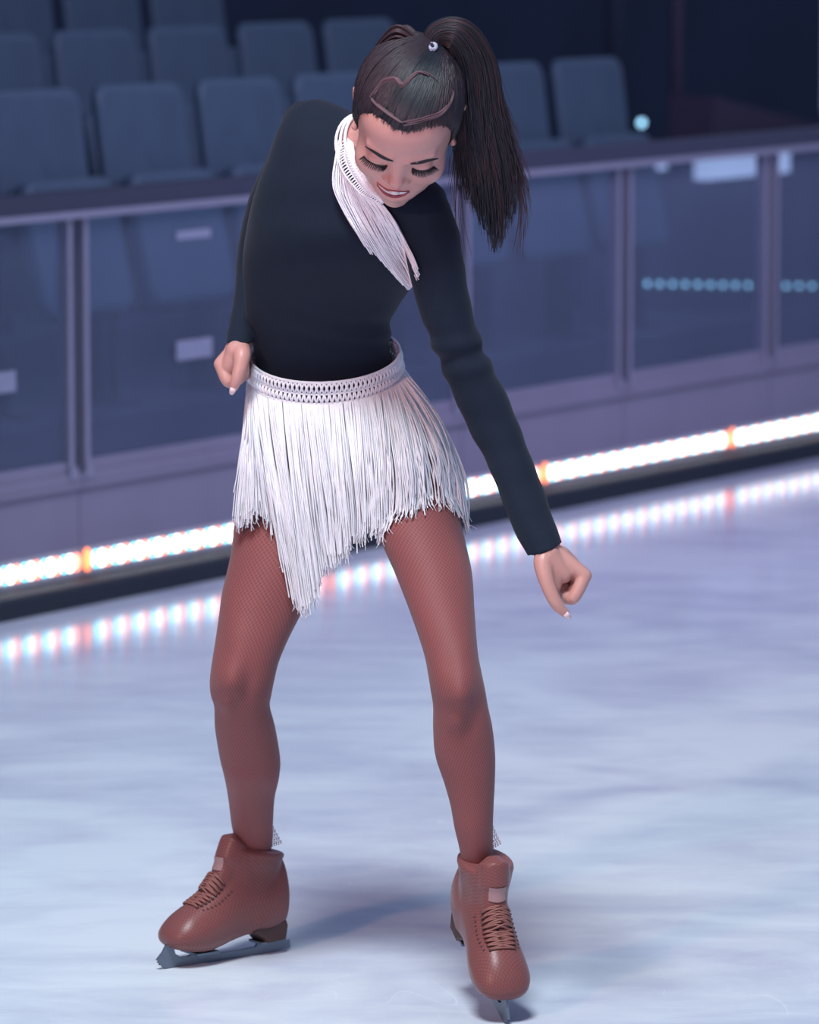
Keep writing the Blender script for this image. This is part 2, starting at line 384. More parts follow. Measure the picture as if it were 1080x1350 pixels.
# ---- left-of-image leg and right-of-image leg, as slices (y, xleft, xright, depth, front, back)
LEGL = [sl(575, 336, 440, .075, .075, .10), sl(610, 330, 452, .065, .08, .10), sl(650, 319, 455, .05, .082, .095), sl(690, 309, 447, .03, .080, .088), sl(730, 304.5, 428, .012, .076, .08),
        sl(780, 293, 409, -.008, .069, .073), sl(809, 289, 397, -.02, .063, .069), sl(841, 284.5, 381, -.033, .058, .064), sl(872, 279.5, 368, -.042, .056, .058), sl(898, 276.5, 361.5, -.045, .054, .054),
        sl(916, 278, 358, -.04, .051, .053), sl(932, 282.5, 356, -.03, .048, .055), sl(960, 283.5, 363, -.005, .046, .061), sl(1000, 290, 369.5, .03, .044, .063), sl(1025, 296, 368, .05, .042, .058), sl(1053, 301, 362, .095, .038, .046),
        sl(1085, 305, 360, .135, .034, .038), sl(1105, 309, 359, .155, .031, .034), sl(1135, 314, 357, .166, .027, .03)]
LEGR = [sl(575, 492, 584, .03, .08, .10), sl(610, 488, 594, .01, .085, .098), sl(650, 488, 602, -.03, .085, .095), sl(686, 492, 607.5, -.065, .083, .09), sl(711, 501, 613, -.088, .080, .085),
        sl(756, 521, 622.5, -.13, .073, .076), sl(809, 541.5, 626, -.182, .066, .068), sl(858, 558, 630, -.226, .058, .058), sl(886, 564, 635, -.245, .056, .054), sl(908, 567.5, 639.5, -.25, .053, .051),
        sl(931, 571, 643.5, -.247, .049, .053), sl(960, 571, 649.5, -.24, .046, .057), sl(996, 574, 653, -.232, .044, .060), sl(1033, 586, 652.5, -.226, .041, .054), sl(1062, 594, 651, -.222, .038, .046),
        sl(1090, 599, 650, -.218, .036, .040), sl(1120, 606, 650, -.212, .031, .034), sl(1150, 611, 648, -.20, .026, .03)]
TORSO = [sl(690, 442, 482, .04, .05), sl(668, 415, 510, .04, .085), sl(640, 378, 548, .04, .105), sl(600, 343, 578, .04, .112), sl(560, 336, 566, .05, .105), sl(520, 337, 541, .055, .095), sl(495, 339, 523, .055, .09),
         sl(470, 336.5, 516, .05, .088), sl(440, 330, 514, .03, .09), sl(415, 325, 519, .008, .095), sl(390, 322, 535, -.015, .10), sl(360, 319.5, 556, -.04, .114), sl(330, 320.5, 573, -.065, .124), sl(300, 325, 580, -.085, .122, .1),
         sl(270, 331, 578, -.105, .10, .095), sl(240, 340, 560, -.115, .09, .09), sl(210, 352, 528, -.115, .08, .085), sl(180, 362, 492, -.11, .07, .08), sl(158, 372, 468, -.10, .058, .07), sl(142, 383, 446, -.09, .045, .055), sl(133, 392, 428, -.08, .028, .035)]
ARML = [sl(150, 392, 430, -.07, .035), sl(172, 370, 426, -.03, .045), sl(205, 353.5, 412, .03, .048), sl(250, 331.5, 393, .08, .046), sl(285, 321, 383, .11, .045), sl(320, 314, 376, .13, .043), sl(345, 311, 371, .135, .042),
        sl(370, 309.5, 364, .115, .042), sl(400, 306.5, 356, .075, .04), sl(425, 302, 346, .035, .037), sl(448, 297.5, 335, .005, .034), sl(452, 297.5, 335, .0, .034)]
ARMR = [ring((528, 272), (583, 250), -.20, .045), ring((530, 310), (603, 296), -.205, .05), ring((538, 355), (612, 342), -.21, .05), ring((550, 403), (618, 386), -.215, .048), ring((562.6, 437), (628, 428), -.22, .045), ring((581, 484), (646, 475), -.22, .042),
        ring((605, 538), (667, 515), -.22, .041), ring((624, 578), (684, 557), -.225, .041), ring((641, 608), (700, 602), -.24, .040), ring((655, 643), (717, 645), -.26, .039), ring((673, 691), (729, 680), -.29, .036), ring((693, 730), (741, 713), -.32, .034), ring((695, 734), (743, 716), -.323, .033)]
def sc_ring(r, k): r = r.copy(); r[3:] *= k; return r
# ---- head: signed distance field, solved along rays from inside the skull
HP = math.radians(55); HR = math.radians(9.0)
HC = P(535, 161.5, -.295)
_tow = -FW; _iu = UP * math.cos(HR) + RT * math.sin(HR)
HX = RT * math.cos(HR) - UP * math.sin(HR)
HF = _tow * math.cos(HP) - _iu * math.sin(HP)
HU = _iu * math.cos(HP) + _tow * math.sin(HP)
HS = 1.01
def h2w(p):
    p = np.asarray(p, float) * HS
    return HC + p[..., 0:1] * HX + p[..., 1:2] * HF + p[..., 2:3] * HU
def ell(p, c, r):
    q = (p - np.array(c)) / np.array(r); k0 = np.linalg.norm(q, axis=-1); k1 = np.linalg.norm(q / np.array(r), axis=-1)
    return k0 * (k0 - 1) / np.maximum(k1, 1e-9)
def cap(p, a, b, r0, r1):
    a, b = np.array(a, float), np.array(b, float); pa = p - a; ba = b - a
    t = np.clip((pa @ ba) / (ba @ ba), 0, 1); return np.linalg.norm(pa - t[..., None] * ba, axis=-1) - (r0 + (r1 - r0) * t)
def smin(a, b, k):
    h = np.clip(.5 + .5 * (b - a) / k, 0, 1); return b + (a - b) * h - k * h * (1 - h)
def smax(a, b, k): return -smin(-a, -b, k)
def head_sdf(p):
    d = ell(p, (0, -.014, .032), (.071, .092, .077))
    d = smin(d, ell(p, (0, .02, -.02), (.0605, .064, .072)), .03)
    d = smin(d, ell(p, (0, .033, .045), (.057, .052, .042)), .02)
    d = smin(d, ell(p, (0, .034, -.066), (.047, .043, .036)), .025)
    d = smin(d, ell(p, (0, .064, -.094), (.017, .016, .014)), .02)
    for s in (-1, 1):
        d = smin(d, ell(p, (s * .040, .050, -.030), (.024, .024, .022)), .02)
        d = smin(d, cap(p, (s * .014, .083, .019), (s * .044, .068, .022), .006, .005), .012)
    for s in (-1, 1):
        d = smax(d, -ell(p, (s * .031, .098, .002), (.017, .018, .011)), .012)
    for s in (-1, 1):
        d = smin(d, ell(p, (s * .031, .0695, .0), (.0155, .0135, .0115)), .005)
    d = smin(d, cap(p, (0, .079, .010), (0, .089, -.022), .0065, .0085), .012)
    d = smin(d, ell(p, (0, .091, -.025), (.0110, .010, .0085)), .006)
    for s in (-1, 1): d = smin(d, ell(p, (s * .0130, .083, -.029), (.0068, .0085, .0065)), .004)
    d = smin(d, ell(p, (0, .072, -.062), (.029, .020, .019)), .015)
    for s in (-1, 1):                                               # open smile: groove between the lips, lips proud of it
        d = smin(d, cap(p, (0, .0885, -.0510), (s * .022, .077, -.0470), .0040, .0022), .004)
        d = smin(d, cap(p, (0, .0865, -.0665), (s * .022, .076, -.0520), .0050, .0022), .004)
        d = smax(d, -cap(p, (0, .0920, -.0585), (s * .017, .082, -.0505), .0040, .0018), .003)
    return d
CEN = np.array([0, 0.0, -.005])
def head_r(dirs):
    t = np.linspace(.03, .16, 66); best = np.full(dirs.shape[:-1], .05)
    prev = head_sdf(CEN + dirs * t[0])
    for a, b in zip(t[:-1], t[1:]):
        cur = head_sdf(CEN + dirs * b); m_ = (prev < 0) & (cur >= 0)
        best = np.where(m_, a + (b - a) * (prev / np.where(prev - cur == 0, -1e-9, prev - cur)), best); prev = cur
    for _ in range(3): best = best - .8 * head_sdf(CEN + dirs * best[..., None])
    return best
NA, NB = 320, 200
az = np.linspace(0, 2 * math.pi, NA, endpoint=False); pol = np.linspace(.004, math.pi - .004, NB)
AZ, PO = np.meshgrid(az, pol)                                       # az 0 = face forward, + to image right
HD = np.stack([np.sin(AZ) * np.sin(PO), np.cos(AZ) * np.sin(PO), np.cos(PO)], -1)
HRD = head_r(HD); HL = CEN + HD * HRD[..., None]
def grid_faces(na, nb):
    f = [(i * na + j, i * na + (j + 1) % na, (i + 1) * na + (j + 1) % na, (i + 1) * na + j) for i in range(nb - 1) for j in range(na)]
    return f + [tuple(range(na))[::-1], tuple((nb - 1) * na + j for j in range(na))]

body = MB()
body.add(h2w(HL.reshape(-1, 3)), grid_faces(NA, NB))
for s in (-1, 1):                                                   # ears: rim, bowl, lobe
    rim = [(s * .070, -.005, -.022), (s * .074, -.016, -.008), (s * .079, -.027, .014), (s * .079, -.023, .030), (s * .075, -.008, .030), (s * .071, .002, .016)]
    body.tube(h2w(crom(rim, 4)), .0042, 8); body.ball(h2w(np.array([s * .072, -.002, -.030])), (.006, .006, .006), 8)
    body.tube(h2w(np.array([(s * .067, -.004, -.026), (s * .070, -.012, -.004), (s * .069, -.01, .012)])), [.006, .0085, .007], 8)
# neck
NB0 = P(468, 205, -.13); NB1 = h2w(np.array([0, -.03, -.06]))
body.tube(crom([NB0 + (NB0 - NB1) * .4, NB0, (NB0 + NB1) / 2, NB1], 4), [.062] * 4 + [.052] * 4 + [.049] * 5, 24)
for R, k_ in ((TORSO[:-3], .90), (LEGL, .88), (LEGR, .88)):
    v, f, _, _ = loft(R, 5, 40, k_); body.add(v, f)
for R in (ARML, ARMR):
    R2 = [sc_ring(r, .72) for r in R[2:-2]]; v, f, _, _ = loft(R2, 5, 28); body.add(v, f)

# ---- hands : metacarpal tubes, five jointed fingers
def wrap(pts, rad, n=12):
    k_ = crom(pts, 5); r_ = np.interp(np.linspace(0, len(rad) - 1, len(k_)), range(len(rad)), rad); body.tube(k_, r_, n)
    body.ball(k_[0], r_[0], n); body.ball(k_[-1], r_[-1], n)
NAILS = []
def hand(W, forearm, MC, PIP, DIP, TIP, dstep, TH_, web, rad=.0092):
    wrist = P(*W)
    fa = P(*forearm); wrap([fa, (fa + wrist) / 2, wrist], [.0165, .0175, .0195], 16)
    for q_ in web: wrap([P(*q_[0]), P(*q_[1])], q_[2], 14)
    for i in range(4):
        sc = (1, 1.04, 1.0, .9)[i]; r = rad * (1, 1, .95, .85)[i]
        o = np.array([dstep[0] * i, dstep[1] * i, dstep[2] * i])
        m0, p0, d0, t0 = [P(*q) + o for q in (MC, PIP, DIP, TIP)]
        p0 = m0 + (p0 - m0) * sc; w0 = wrist + o * .45
        wrap([w0, w0 * .5 + m0 * .5, m0], [.0125, .0125, .0112], 12)
        wrap([m0, p0, d0, t0], [r * 1.18, r * 1.05, r * .98, r * .8], 12)
    # web of the palm
    m0 = P(*MC); wrap([wrist * .6 + m0 * .4 + np.array(dstep) * 1.0, wrist * .3 + m0 * .7 + np.array(dstep) * 1.5], [.018, .016], 14)
    th = [P(*q) for q in TH_]
    wrap([wrist * .75 + th[0] * .25] + th, [.0155, .0145, .0112, .0096, .0070], 12)
    NAILS.append((th[-2], th[-1]))
hand((722, 721, -.325), (701, 683, -.285), (771, 759, -.335), (756, 789, -.345), (745, 783, -.325), (742, 768, -.315), (-.0035, .0165, -.001),
     [(716, 742, -.345), (722, 770, -.358), (733, 795, -.362), (745, 808, -.358)], [((722, 732, -.335), (743, 757, -.335), (.019, .014)), ((724, 745, -.34), (732, 772, -.34), (.014, .010)), ((738, 745, -.325), (764, 757, -.325), (.015, .0125))])
hand((316, 455, .0), (325, 420, .045), (291, 480, -.012), (301, 503, -.025), (314, 499, -.012), (318, 486, .0), (.0055, .0165, .002),
     [(319, 468, -.035), (317, 484, -.045), (312, 500, -.048), (308, 511, -.046)], [((313, 464, -.02), (303, 482, -.02), (.019, .013)), ((316, 470, -.02), (320, 490, -.005), (.015, .011))])
def smooth_w(v):
    w = np.full(len(v), .5)
    d = np.linalg.norm(v - HC, axis=1); w = np.where(d < .125, .10, w)
    w = np.where(v[:, 2] > 1.5, w, w)
    for c in (P(742, 765, -.33), P(308, 485, -.01)): w = np.where(np.linalg.norm(v - c, axis=1) < .07, .22, w)
    return w
bodyo = remesh('body', body, .0019, M['skin'], person, lap=6, weight=smooth_w)
BT = bvh(bodyo)

# ---- tights (with uv for the net)
def tights():
    V = []; Fc = []; UVs = []
    for R, kx, ky, hand_ in ((LEGL, 296, 900, 1), (LEGR, 606, 892, 1)):
        v, f, k_, n = loft(R[1:], 8, 72, 1.0, False); o = len(V)
        kc = P(kx, ky, -.1)
        v = v.copy()
        # kneecap, the hollows beside it and the shin edge
        for gx, gy, amp, sx, sy in ((kx, ky - 4, .0065, .022, .024), (kx + 26, ky + 6, -.004, .012, .03), (kx - 3, ky + 34, .004, .016, .016), (kx + 12, ky + 36, -.003, .012, .02), (kx + 8, ky - 60, .004, .03, .05), (kx - 12, ky - 40, -.002, .015, .03)):
            c = P(gx, gy, 0.0)
            px_ = v[:, 0] - (gx - 540) / F * 7.35; pz = v[:, 2] - P(gx, gy, -.1)[2]
            cen = np.repeat(crom(R[1:], 8)[:, 1], n); front = np.clip((cen - v[:, 1]) / .04, 0, 1)
            v[:, 1] -= 1.7 * amp * np.exp(-(px_ / sx) ** 2 - (pz / sy) ** 2) * front
        V += list(v); Fc += [tuple(i + o for i in q) for q in f]
        cl = np.concatenate([[0], np.cumsum(np.linalg.norm(np.diff(crom(R[1:], 8)[:, :3], axis=0), axis=1))])
        for i in range(k_ - 1):
            for j in range(n): UVs += [(j / n, cl[i]), ((j + 1) / n, cl[i]), ((j + 1) / n, cl[i + 1]), (j / n, cl[i + 1])]
    o_ = link('tights', V, Fc, M['tights'], person)
    uv = o_.data.uv_layers.new(name='UVMap'); uv.data.foreach_set('uv', np.array(UVs, float).ravel())
    o_['label'] = 'tan fishnet tights'
    return o_
tg = tights(); TT = bvh(tg)

for tri, Y in ((((359, 1086), (357, 1117), (373, 1112)), .165), (((649, 1086), (646, 1122), (662, 1112)), -.205)):
    gs = MB(); a, b_, c_ = [np.array(q) for q in tri]
    for t in np.linspace(0, .9, 6):
        for p_, q_ in ((a * (1 - t) + b_ * t, a * (1 - t) + c_ * t), (b_ * (1 - t) + a * t, b_ * (1 - t) + c_ * t), (c_ * (1 - t) + a * t, c_ * (1 - t) + b_ * t)):
            gs.tube([P(*p_, Y), P(*((p_ + q_) / 2), Y - .001), P(*q_, Y)], .00045, 4)
    gs.build('stretched_net', M['net'], tg)['label'] = 'pale net stretched behind the ankle'

# ---- leotard with long sleeves
top = MB()
v, f, _, _ = loft(TORSO, 6, 72); top.add(v, f)
v, f, _, _ = loft([sl(560, 470, 560, .02, .09), sl(610, 478, 588, .0, .088), sl(640, 492, 575, -.01, .07)], 5, 32, .97); top.add(v, f)
# shoulder and bust bridges
top.ball(P(400, 168, -.07), (.036, .05, .04), 20)
top.tube(crom([P(405, 170, -.09), P(450, 190, -.13), P(500, 235, -.17), P(560, 285, -.20)], 6), [.05] * 19, 20)

for R in (ARML, ARMR):
    v, f, _, _ = loft(R, 6, 40); top.add(v, f)
def wr(v):
    "soft cloth folds: arcs across the midriff and ripples along the sleeves"
    x, y, z = v[:, 0], v[:, 1], v[:, 2]
    waist = P(430, 445, 0)[2]
    q = (z - waist + (x + .12) ** 2 * -1.2 + .25 * (x + .1))
    a = .0028 * np.sin(q * 150) * np.exp(-((z - waist) / .035) ** 2) * np.clip((x + .22) * 6, 0, 1)
    b = .0012 * np.sin(z * 95 + x * 40) * np.sin(x * 60 - z * 30)
    return a + b * (x > .03)
def cuff_w(v):
    w_ = np.full(len(v), .5)
    for c in (P(717, 722, -.32), P(316, 448, .005)): w_ = np.where(np.linalg.norm(v - c, axis=1) < .07, .12, w_)
    return w_
topo = remesh('leotard', top, .0034, M['fabric'], person, lap=16, disp=wr, weight=cuff_w)
topo['label'] = 'black long-sleeved knit leotard'
TOPT = bvh(topo)

# ---- face details laid on the face
def onface(x, y, off=.0008):
    h = hit(BT, x, y); return h[0] + h[1] * off
def ribbon(mb, top_, bot, m=12, off=.001):
    "strip between two pixel curves laid over the skin"
    a, b = crom(top_, m), crom(bot, m); V = []
    for i in range(len(a)):
        for t in (0, .5, 1):
            q_ = a[i] * (1 - t) + b[i] * t; V.append(onface(q_[0], q_[1], off * (.3 if t != .5 else 1.3)))
    n = len(a); mb.add(V, [(i * 3 + j, (i + 1) * 3 + j, (i + 1) * 3 + j + 1, i * 3 + j + 1) for i in range(n - 1) for j in range(2)])
for tp, bt in (([(482, 192.5), (494, 198.5), (507, 206), (518.5, 211.5)], [(482.2, 193.9), (492.6, 201.9), (505.4, 210), (518.3, 213)]),
               ([(541.5, 214.7), (553, 212.3), (566, 209.3), (577.5, 208.3)], [(541.5, 216.6), (553, 216.4), (566, 213.2), (577.5, 209.6)])):
    b = MB(); ribbon(b, tp, bt, 8, .0012); b.build('eyebrow', M['lash'], person)
for lid, dn, out in (([(480.5, 206), (486, 212.5), (496, 217.5), (505, 219), (511, 218)], 4.6, -3), ([(544, 221.5), (550, 224.5), (558, 225.5), (566, 223.5), (572, 219.5)], 5.0, 2.5)):
    b = MB(); c = crom(lid, 10)
    ribbon(b, [(q_[0], q_[1] - 1.2) for q_ in lid], [(q_[0], q_[1] + 1.2) for q_ in lid], 8, .0012)
    for i in range(0, len(c), 2):
        q_ = c[i]; t = i / (len(c) - 1); lean = (t - .5) * 5 + out * .35
        L = dn * (.65 + .35 * math.sin(math.pi * min(1, .15 + t * .8))) * random.uniform(.8, 1.1)
        p0 = onface(q_[0], q_[1], .0012); p1 = onface(q_[0] + lean * .5, q_[1] + L * .6, .005); p2 = onface(q_[0] + lean, q_[1] + L, .007)
        b.tube([p0, p1, p2], [.0009, .0007, .0002], 4)
    b.build('eyelashes', M['lash'], person)
b = MB(); ribbon(b, [(499.5, 243.5), (509, 251), (519, 252.6), (530, 253), (536, 252)], [(500.5, 244.6), (509.5, 253.6), (519.5, 257), (530, 256), (536, 253)], 8, .0015); b.build('teeth', M['teeth'], person)
b = MB()
ribbon(b, [(497, 239.5), (508, 247.5), (519, 250.6), (530, 251.8), (539.5, 251)], [(497.6, 241), (508.5, 249.6), (519, 252.3), (530, 253), (539.5, 251.9)], 8, .0012)
ribbon(b, [(498, 242.5), (508.5, 252.8), (519.5, 256.4), (530.5, 255.4), (539.5, 252)], [(497.2, 243.5), (506.5, 256), (519.5, 261.2), (532, 258.9), (540.2, 252.8)], 8, .0018)
b.build('lips', M['lips'], person)['label'] = 'dark red smiling lips'
for a, c in NAILS:
    b = MB(); d = c - a; d /= np.linalg.norm(d); b.tube([c + d * .000 + np.array([0, -.005, 0]), c + d * .005 + np.array([0, -.0045, 0]), c + d * .011 + np.array([0, -.002, 0])], [.0045, .005, .003], 8, flat=.5)
    b.build('fingernail', M['nail'], person)

# ---- hair
def hairline(a):
    return np.interp(np.abs(a), np.radians([0, 25, 42, 55, 66, 76, 84, 92, 102, 115, 140, 180]), [.071, .074, .070, .056, .034, .0, -.028, .004, .0, -.04, -.075, -.085])
AZs = np.where(AZ > math.pi, AZ - 2 * math.pi, AZ)
hm = np.clip((HL[..., 2] - hairline(AZs)) / .032, 0, 1)
backv = np.clip((-HL[..., 1] + .02) / .1, 0, 1)
hr_ = HRD + np.where(hm > 0, -.0004 + (.0075 + .006 * backv) * hm ** .8, -.004)
hair = MB(); hv = h2w((CEN + HD * hr_[..., None]).reshape(-1, 3))
keep = (hm > 0).reshape(-1)
fs = [q for q in grid_faces(NA, NB) if all(keep[i] for i in q)]
fs = [q[::-1] for q in fs]
hair.add(hv, fs)
haircap = hair.build('hair', M['hair'], person)
haircap['label'] = 'dark brown hair combed tight into a high ponytail'
HB = bvh(haircap)
PB = np.array([.030, -.070, .082])                                   # ponytail base, head frame
st = MB(); sd = MB()
pdir = (PB - CEN) / np.linalg.norm(PB - CEN)
for i in range(1500):
    a = random.uniform(-math.pi, math.pi); z = float(hairline(np.array([a]))[0]) + random.choice([random.uniform(-.003, .004), random.uniform(-.002, .01), random.uniform(0, .03)])
    pr = 1.0
    d0 = np.array([math.sin(a), math.cos(a), 0.0]); 
    # starting direction on the hairline: solve polar angle for the height
    rr = .085; d0 = np.array([math.sin(a) * math.sqrt(max(.02, rr ** 2 - (z + .005) ** 2)), math.cos(a) * math.sqrt(max(.02, rr ** 2 - (z + .005) ** 2)) , z + .005]); d0 = d0 / np.linalg.norm(d0)
    ii = int(np.argmin(np.abs(pol - math.acos(np.clip(d0[2], -1, 1))))); jj = int((a % (2 * math.pi)) / (2 * math.pi) * NA) % NA
    # walk down the polar rows to the hairline
    col = HL[:, jj, 2] - hairline(np.array([a]))[0]; ii = int(np.argmin(np.abs(col - (z - hairline(np.array([a]))[0]))))
    d0 = HD[ii, jj]
    pts = []
    om = math.acos(np.clip(d0 @ pdir, -1, 1)); m_ = 12
    jit = random.uniform(-1, 1)
    for q_ in range(m_):
        t = q_ / (m_ - 1); tt = t * .97
        d = (math.sin((1 - tt) * om) * d0 + math.sin(tt * om) * pdir) / max(1e-6, math.sin(om))
        po = math.acos(np.clip(d[2], -1, 1)); aa = math.atan2(d[0], d[1]) % (2 * math.pi)
        fi = po / math.pi * (NB - 1); r = hr_[min(NB - 1, int(round(fi))), int(aa / (2 * math.pi) * NA) % NA]
        r = max(r, HRD[min(NB - 1, int(round(fi))), int(aa / (2 * math.pi) * NA) % NA] + .002)
        pts.append(CEN + d * (r + .0012 * math.sin(math.pi * t) * random.random() + .0004))
    (st if abs(a) < .55 + random.gauss(0, .08) else sd).tube(h2w(np.array(pts)), [.0004] + [.0010] * 10 + [.0009], 4, caps=False)
so = st.build('combed_strands', M['hair'], haircap); sd.build('side_strands', M['side_hair'], haircap)
# pale partings laid along the scalp
pt = MB()
for line, w in (([(489, 128), (496, 118), (505, 107), (520, 103), (527, 110), (533, 111), (541, 102), (552, 95), (565, 99), (577, 108)], .0016), ([(489, 128), (497, 138), (508, 147), (520, 155), (530, 161)], .0016),
                ([(530, 163), (548, 160), (565, 155), (580, 150), (592, 138), (597, 124), (594, 116)], .0018)):
    c = crom(line, 5); pts = []
    for q_ in c:
        h = hit(HB, q_[0], q_[1])
        if h: pts.append(h[0] - ray(q_[0], q_[1]) * .0034)
    pts = np.array(pts)
    for _ in range(14):
        o_ = np.array([random.gauss(0, .0016), random.gauss(0, .0006), random.gauss(0, .0016)]); i0 = random.randint(0, len(pts) // 3); i1 = random.randint(2 * len(pts) // 3, len(pts))
        pt.tube(pts[i0:i1] + o_, .0007, 4, caps=False)
pt.build('parting', M['scalp'], haircap)['label'] = 'pale zigzag parting'
# ponytail
pb = h2w(PB)
ppx = [(566, 66, None, 13), (578, 46, .0, 17), (604, 48, -.0, 24), (624, 84, .02, 30), (631, 140, .035, 34), (637, 190, .045, 40), (645, 240, .05, 44), (648, 290, .055, 40), (650, 340, .06, 26)]
Y0 = float(pb[1])
base = np.array([P(x, y, Y0 + (dy or 0)) for x, y, dy, _ in ppx]); wid = np.array([w for *_, w in ppx]) * 7.25 / F
cpath = crom(np.concatenate([base, wid[:, None]], 1), 9)
pony = MB(); tips = MB()
for i in range(1900):
    th = random.uniform(0, 2 * math.pi); rr = math.sqrt(random.random()) * .96; ox, oy = rr * math.cos(th), rr * math.sin(th)
    endt = min(1.0, (.66 + .34 * random.random() ** .9) * (1 - .20 * abs(ox - .15))) ; K = int(len(cpath) * endt); K = max(K, 26)
    ph = random.uniform(0, 6.28); am = random.uniform(.0, .009)
    pts = []
    for q_ in range(K):
        c = cpath[q_]; t = q_ / len(cpath); T = cpath[min(q_ + 1, len(cpath) - 1)][:3] - cpath[max(q_ - 1, 0)][:3]; T /= np.linalg.norm(T)
        A = np.cross(T, [0, 1.0, 0]); A /= np.linalg.norm(A)
        ww = c[3] * (1 + .12 * math.sin(ph * 3) * t)
        pts.append(c[:3] + A * (ox * ww + am * math.sin(t * 9 + ph) * t) + np.array([0, 1, 0]) * oy * min(ww, .026))
    (tips if rr > .8 and random.random() < .45 else pony).tube(pts, np.linspace(.0013, .0004, K), 3, caps=False)
for i in range(150):
    sd_ = random.choice([1, 1, 1, -1]); k0 = random.randint(18, 45); k1 = min(len(cpath), k0 + random.randint(18, 36)); pts = []; am = random.uniform(.0, .02)
    for q_ in range(k0, k1):
        c = cpath[q_]; t = (q_ - k0) / (k1 - k0); pts.append(c[:3] + np.array([sd_ * (c[3] * (.9 - .1 * (1 - t)) + am * t * t), random.uniform(-.001, .001), 0]))
    tips.tube(pts, np.linspace(.0008, .0003, len(pts)), 3, caps=False)
po = pony.build('ponytail', M['hair'], haircap); tips.build('outer_strands', M['hair_tip'], haircap)
# bump of loose hair in front of the tie
bp = MB()
for i in range(160):
    s_ = random.uniform(-1, 1); h_ = random.random()
    a = P(500 + 18 * s_ + 10, 60 + 12 * h_, Y0 + .01); m_ = P(530 + 8 * s_, 33 + 16 * h_, Y0 + .02 * s_); c = P(562 + 3 * s_, 62 + 5 * h_, Y0 - .01)
    bp.tube(crom([a, m_, c], 6), .0011, 4, caps=False)
bp.build('hair_bump', M['hair_tip'], haircap)
b = MB(); tc = P(566, 64, Y0 - .03)
for r_ in (0, .005): b.tube([tc + np.array([.005 * math.cos(a) + r_, .010 * math.sin(a), .004 * math.sin(a) + r_ * .6]) for a in np.linspace(0, 2 * math.pi, 18)], .0028, 8)
b.build('hair_tie', M['pale_patch'], haircap)['label'] = 'pale hair tie'

# ---- fringed skirt
CB = P(430, 470, .05); AX = (P(524, 463, .05) - P(334, 470, .05)) / 2; FR = np.array([0, -.104, -.034]); DN = np.array([0, .010, -.034])
CB = (P(524, 463, .05) + P(334, 470, .05)) / 2
def belt(t, v, off=0.0):
    p = CB + AX * math.cos(t) * (1 + .05 * v) + FR * math.sin(t) * (1 + .05 * v) + DN * v
    if off: o = AX / np.linalg.norm(AX) * math.cos(t) + np.array([0, -1, 0]) * math.sin(t); p = p + o * off
    return p
skirt = MB(); NT_ = 96
for v_ in (0, .5, .92): skirt.tube([belt(2 * math.pi * i / NT_, v_, .004) for i in range(NT_ + 1)], .0024 if v_ != .5 else .0018, 6)
for i in range(NT_ * 1):
    t0, t1 = 2 * math.pi * i / NT_, 2 * math.pi * (i + 1) / NT_; tm = (t0 + t1) / 2
    for (a, c) in (((t0, 0), (t1, .5)), ((t1, 0), (t0, .5)), ((t0, .5), (tm, .92)), ((t1, .5), (tm, .92))):
        skirt.tube([belt(a[0], a[1], .004), belt((a[0] + c[0]) / 2, (a[1] + c[1]) / 2, .006), belt(c[0], c[1], .004)], .0019, 5)
    skirt.ball(belt(tm, .25, .005), .0024, 6)
band = skirt.build('skirt', M['white'], person); band['label'] = 'white fringed hip skirt with crocheted belt'
UE = [0, .05, .10, .135, .16, .2, .3, .36, .41, .5, .6, .7, .78, .85, .9, .95, 1.0]
XE = [314, 324, 340, 360, 374, 388, 402, 411, 428, 447, 475, 500, 522, 547, 570, 594, 614]
YE = [688, 684, 678, 692, 735, 792, 806, 800, 752, 738, 708, 702, 690, 672, 664, 670, 694]
fr = MB()
def strand(pts, r, n=4): fr.tube(pts, r, n, caps=False)
def pushout(p, tree, gap):
    r = tree.find_nearest(Vector(p))
    if r[0] is not None and r[3] < .05:
        d = (Vector(p) - r[0]).dot(r[1])
        if d < gap: p = np.array(r[0] + r[1] * gap)
    return p
NS = 820
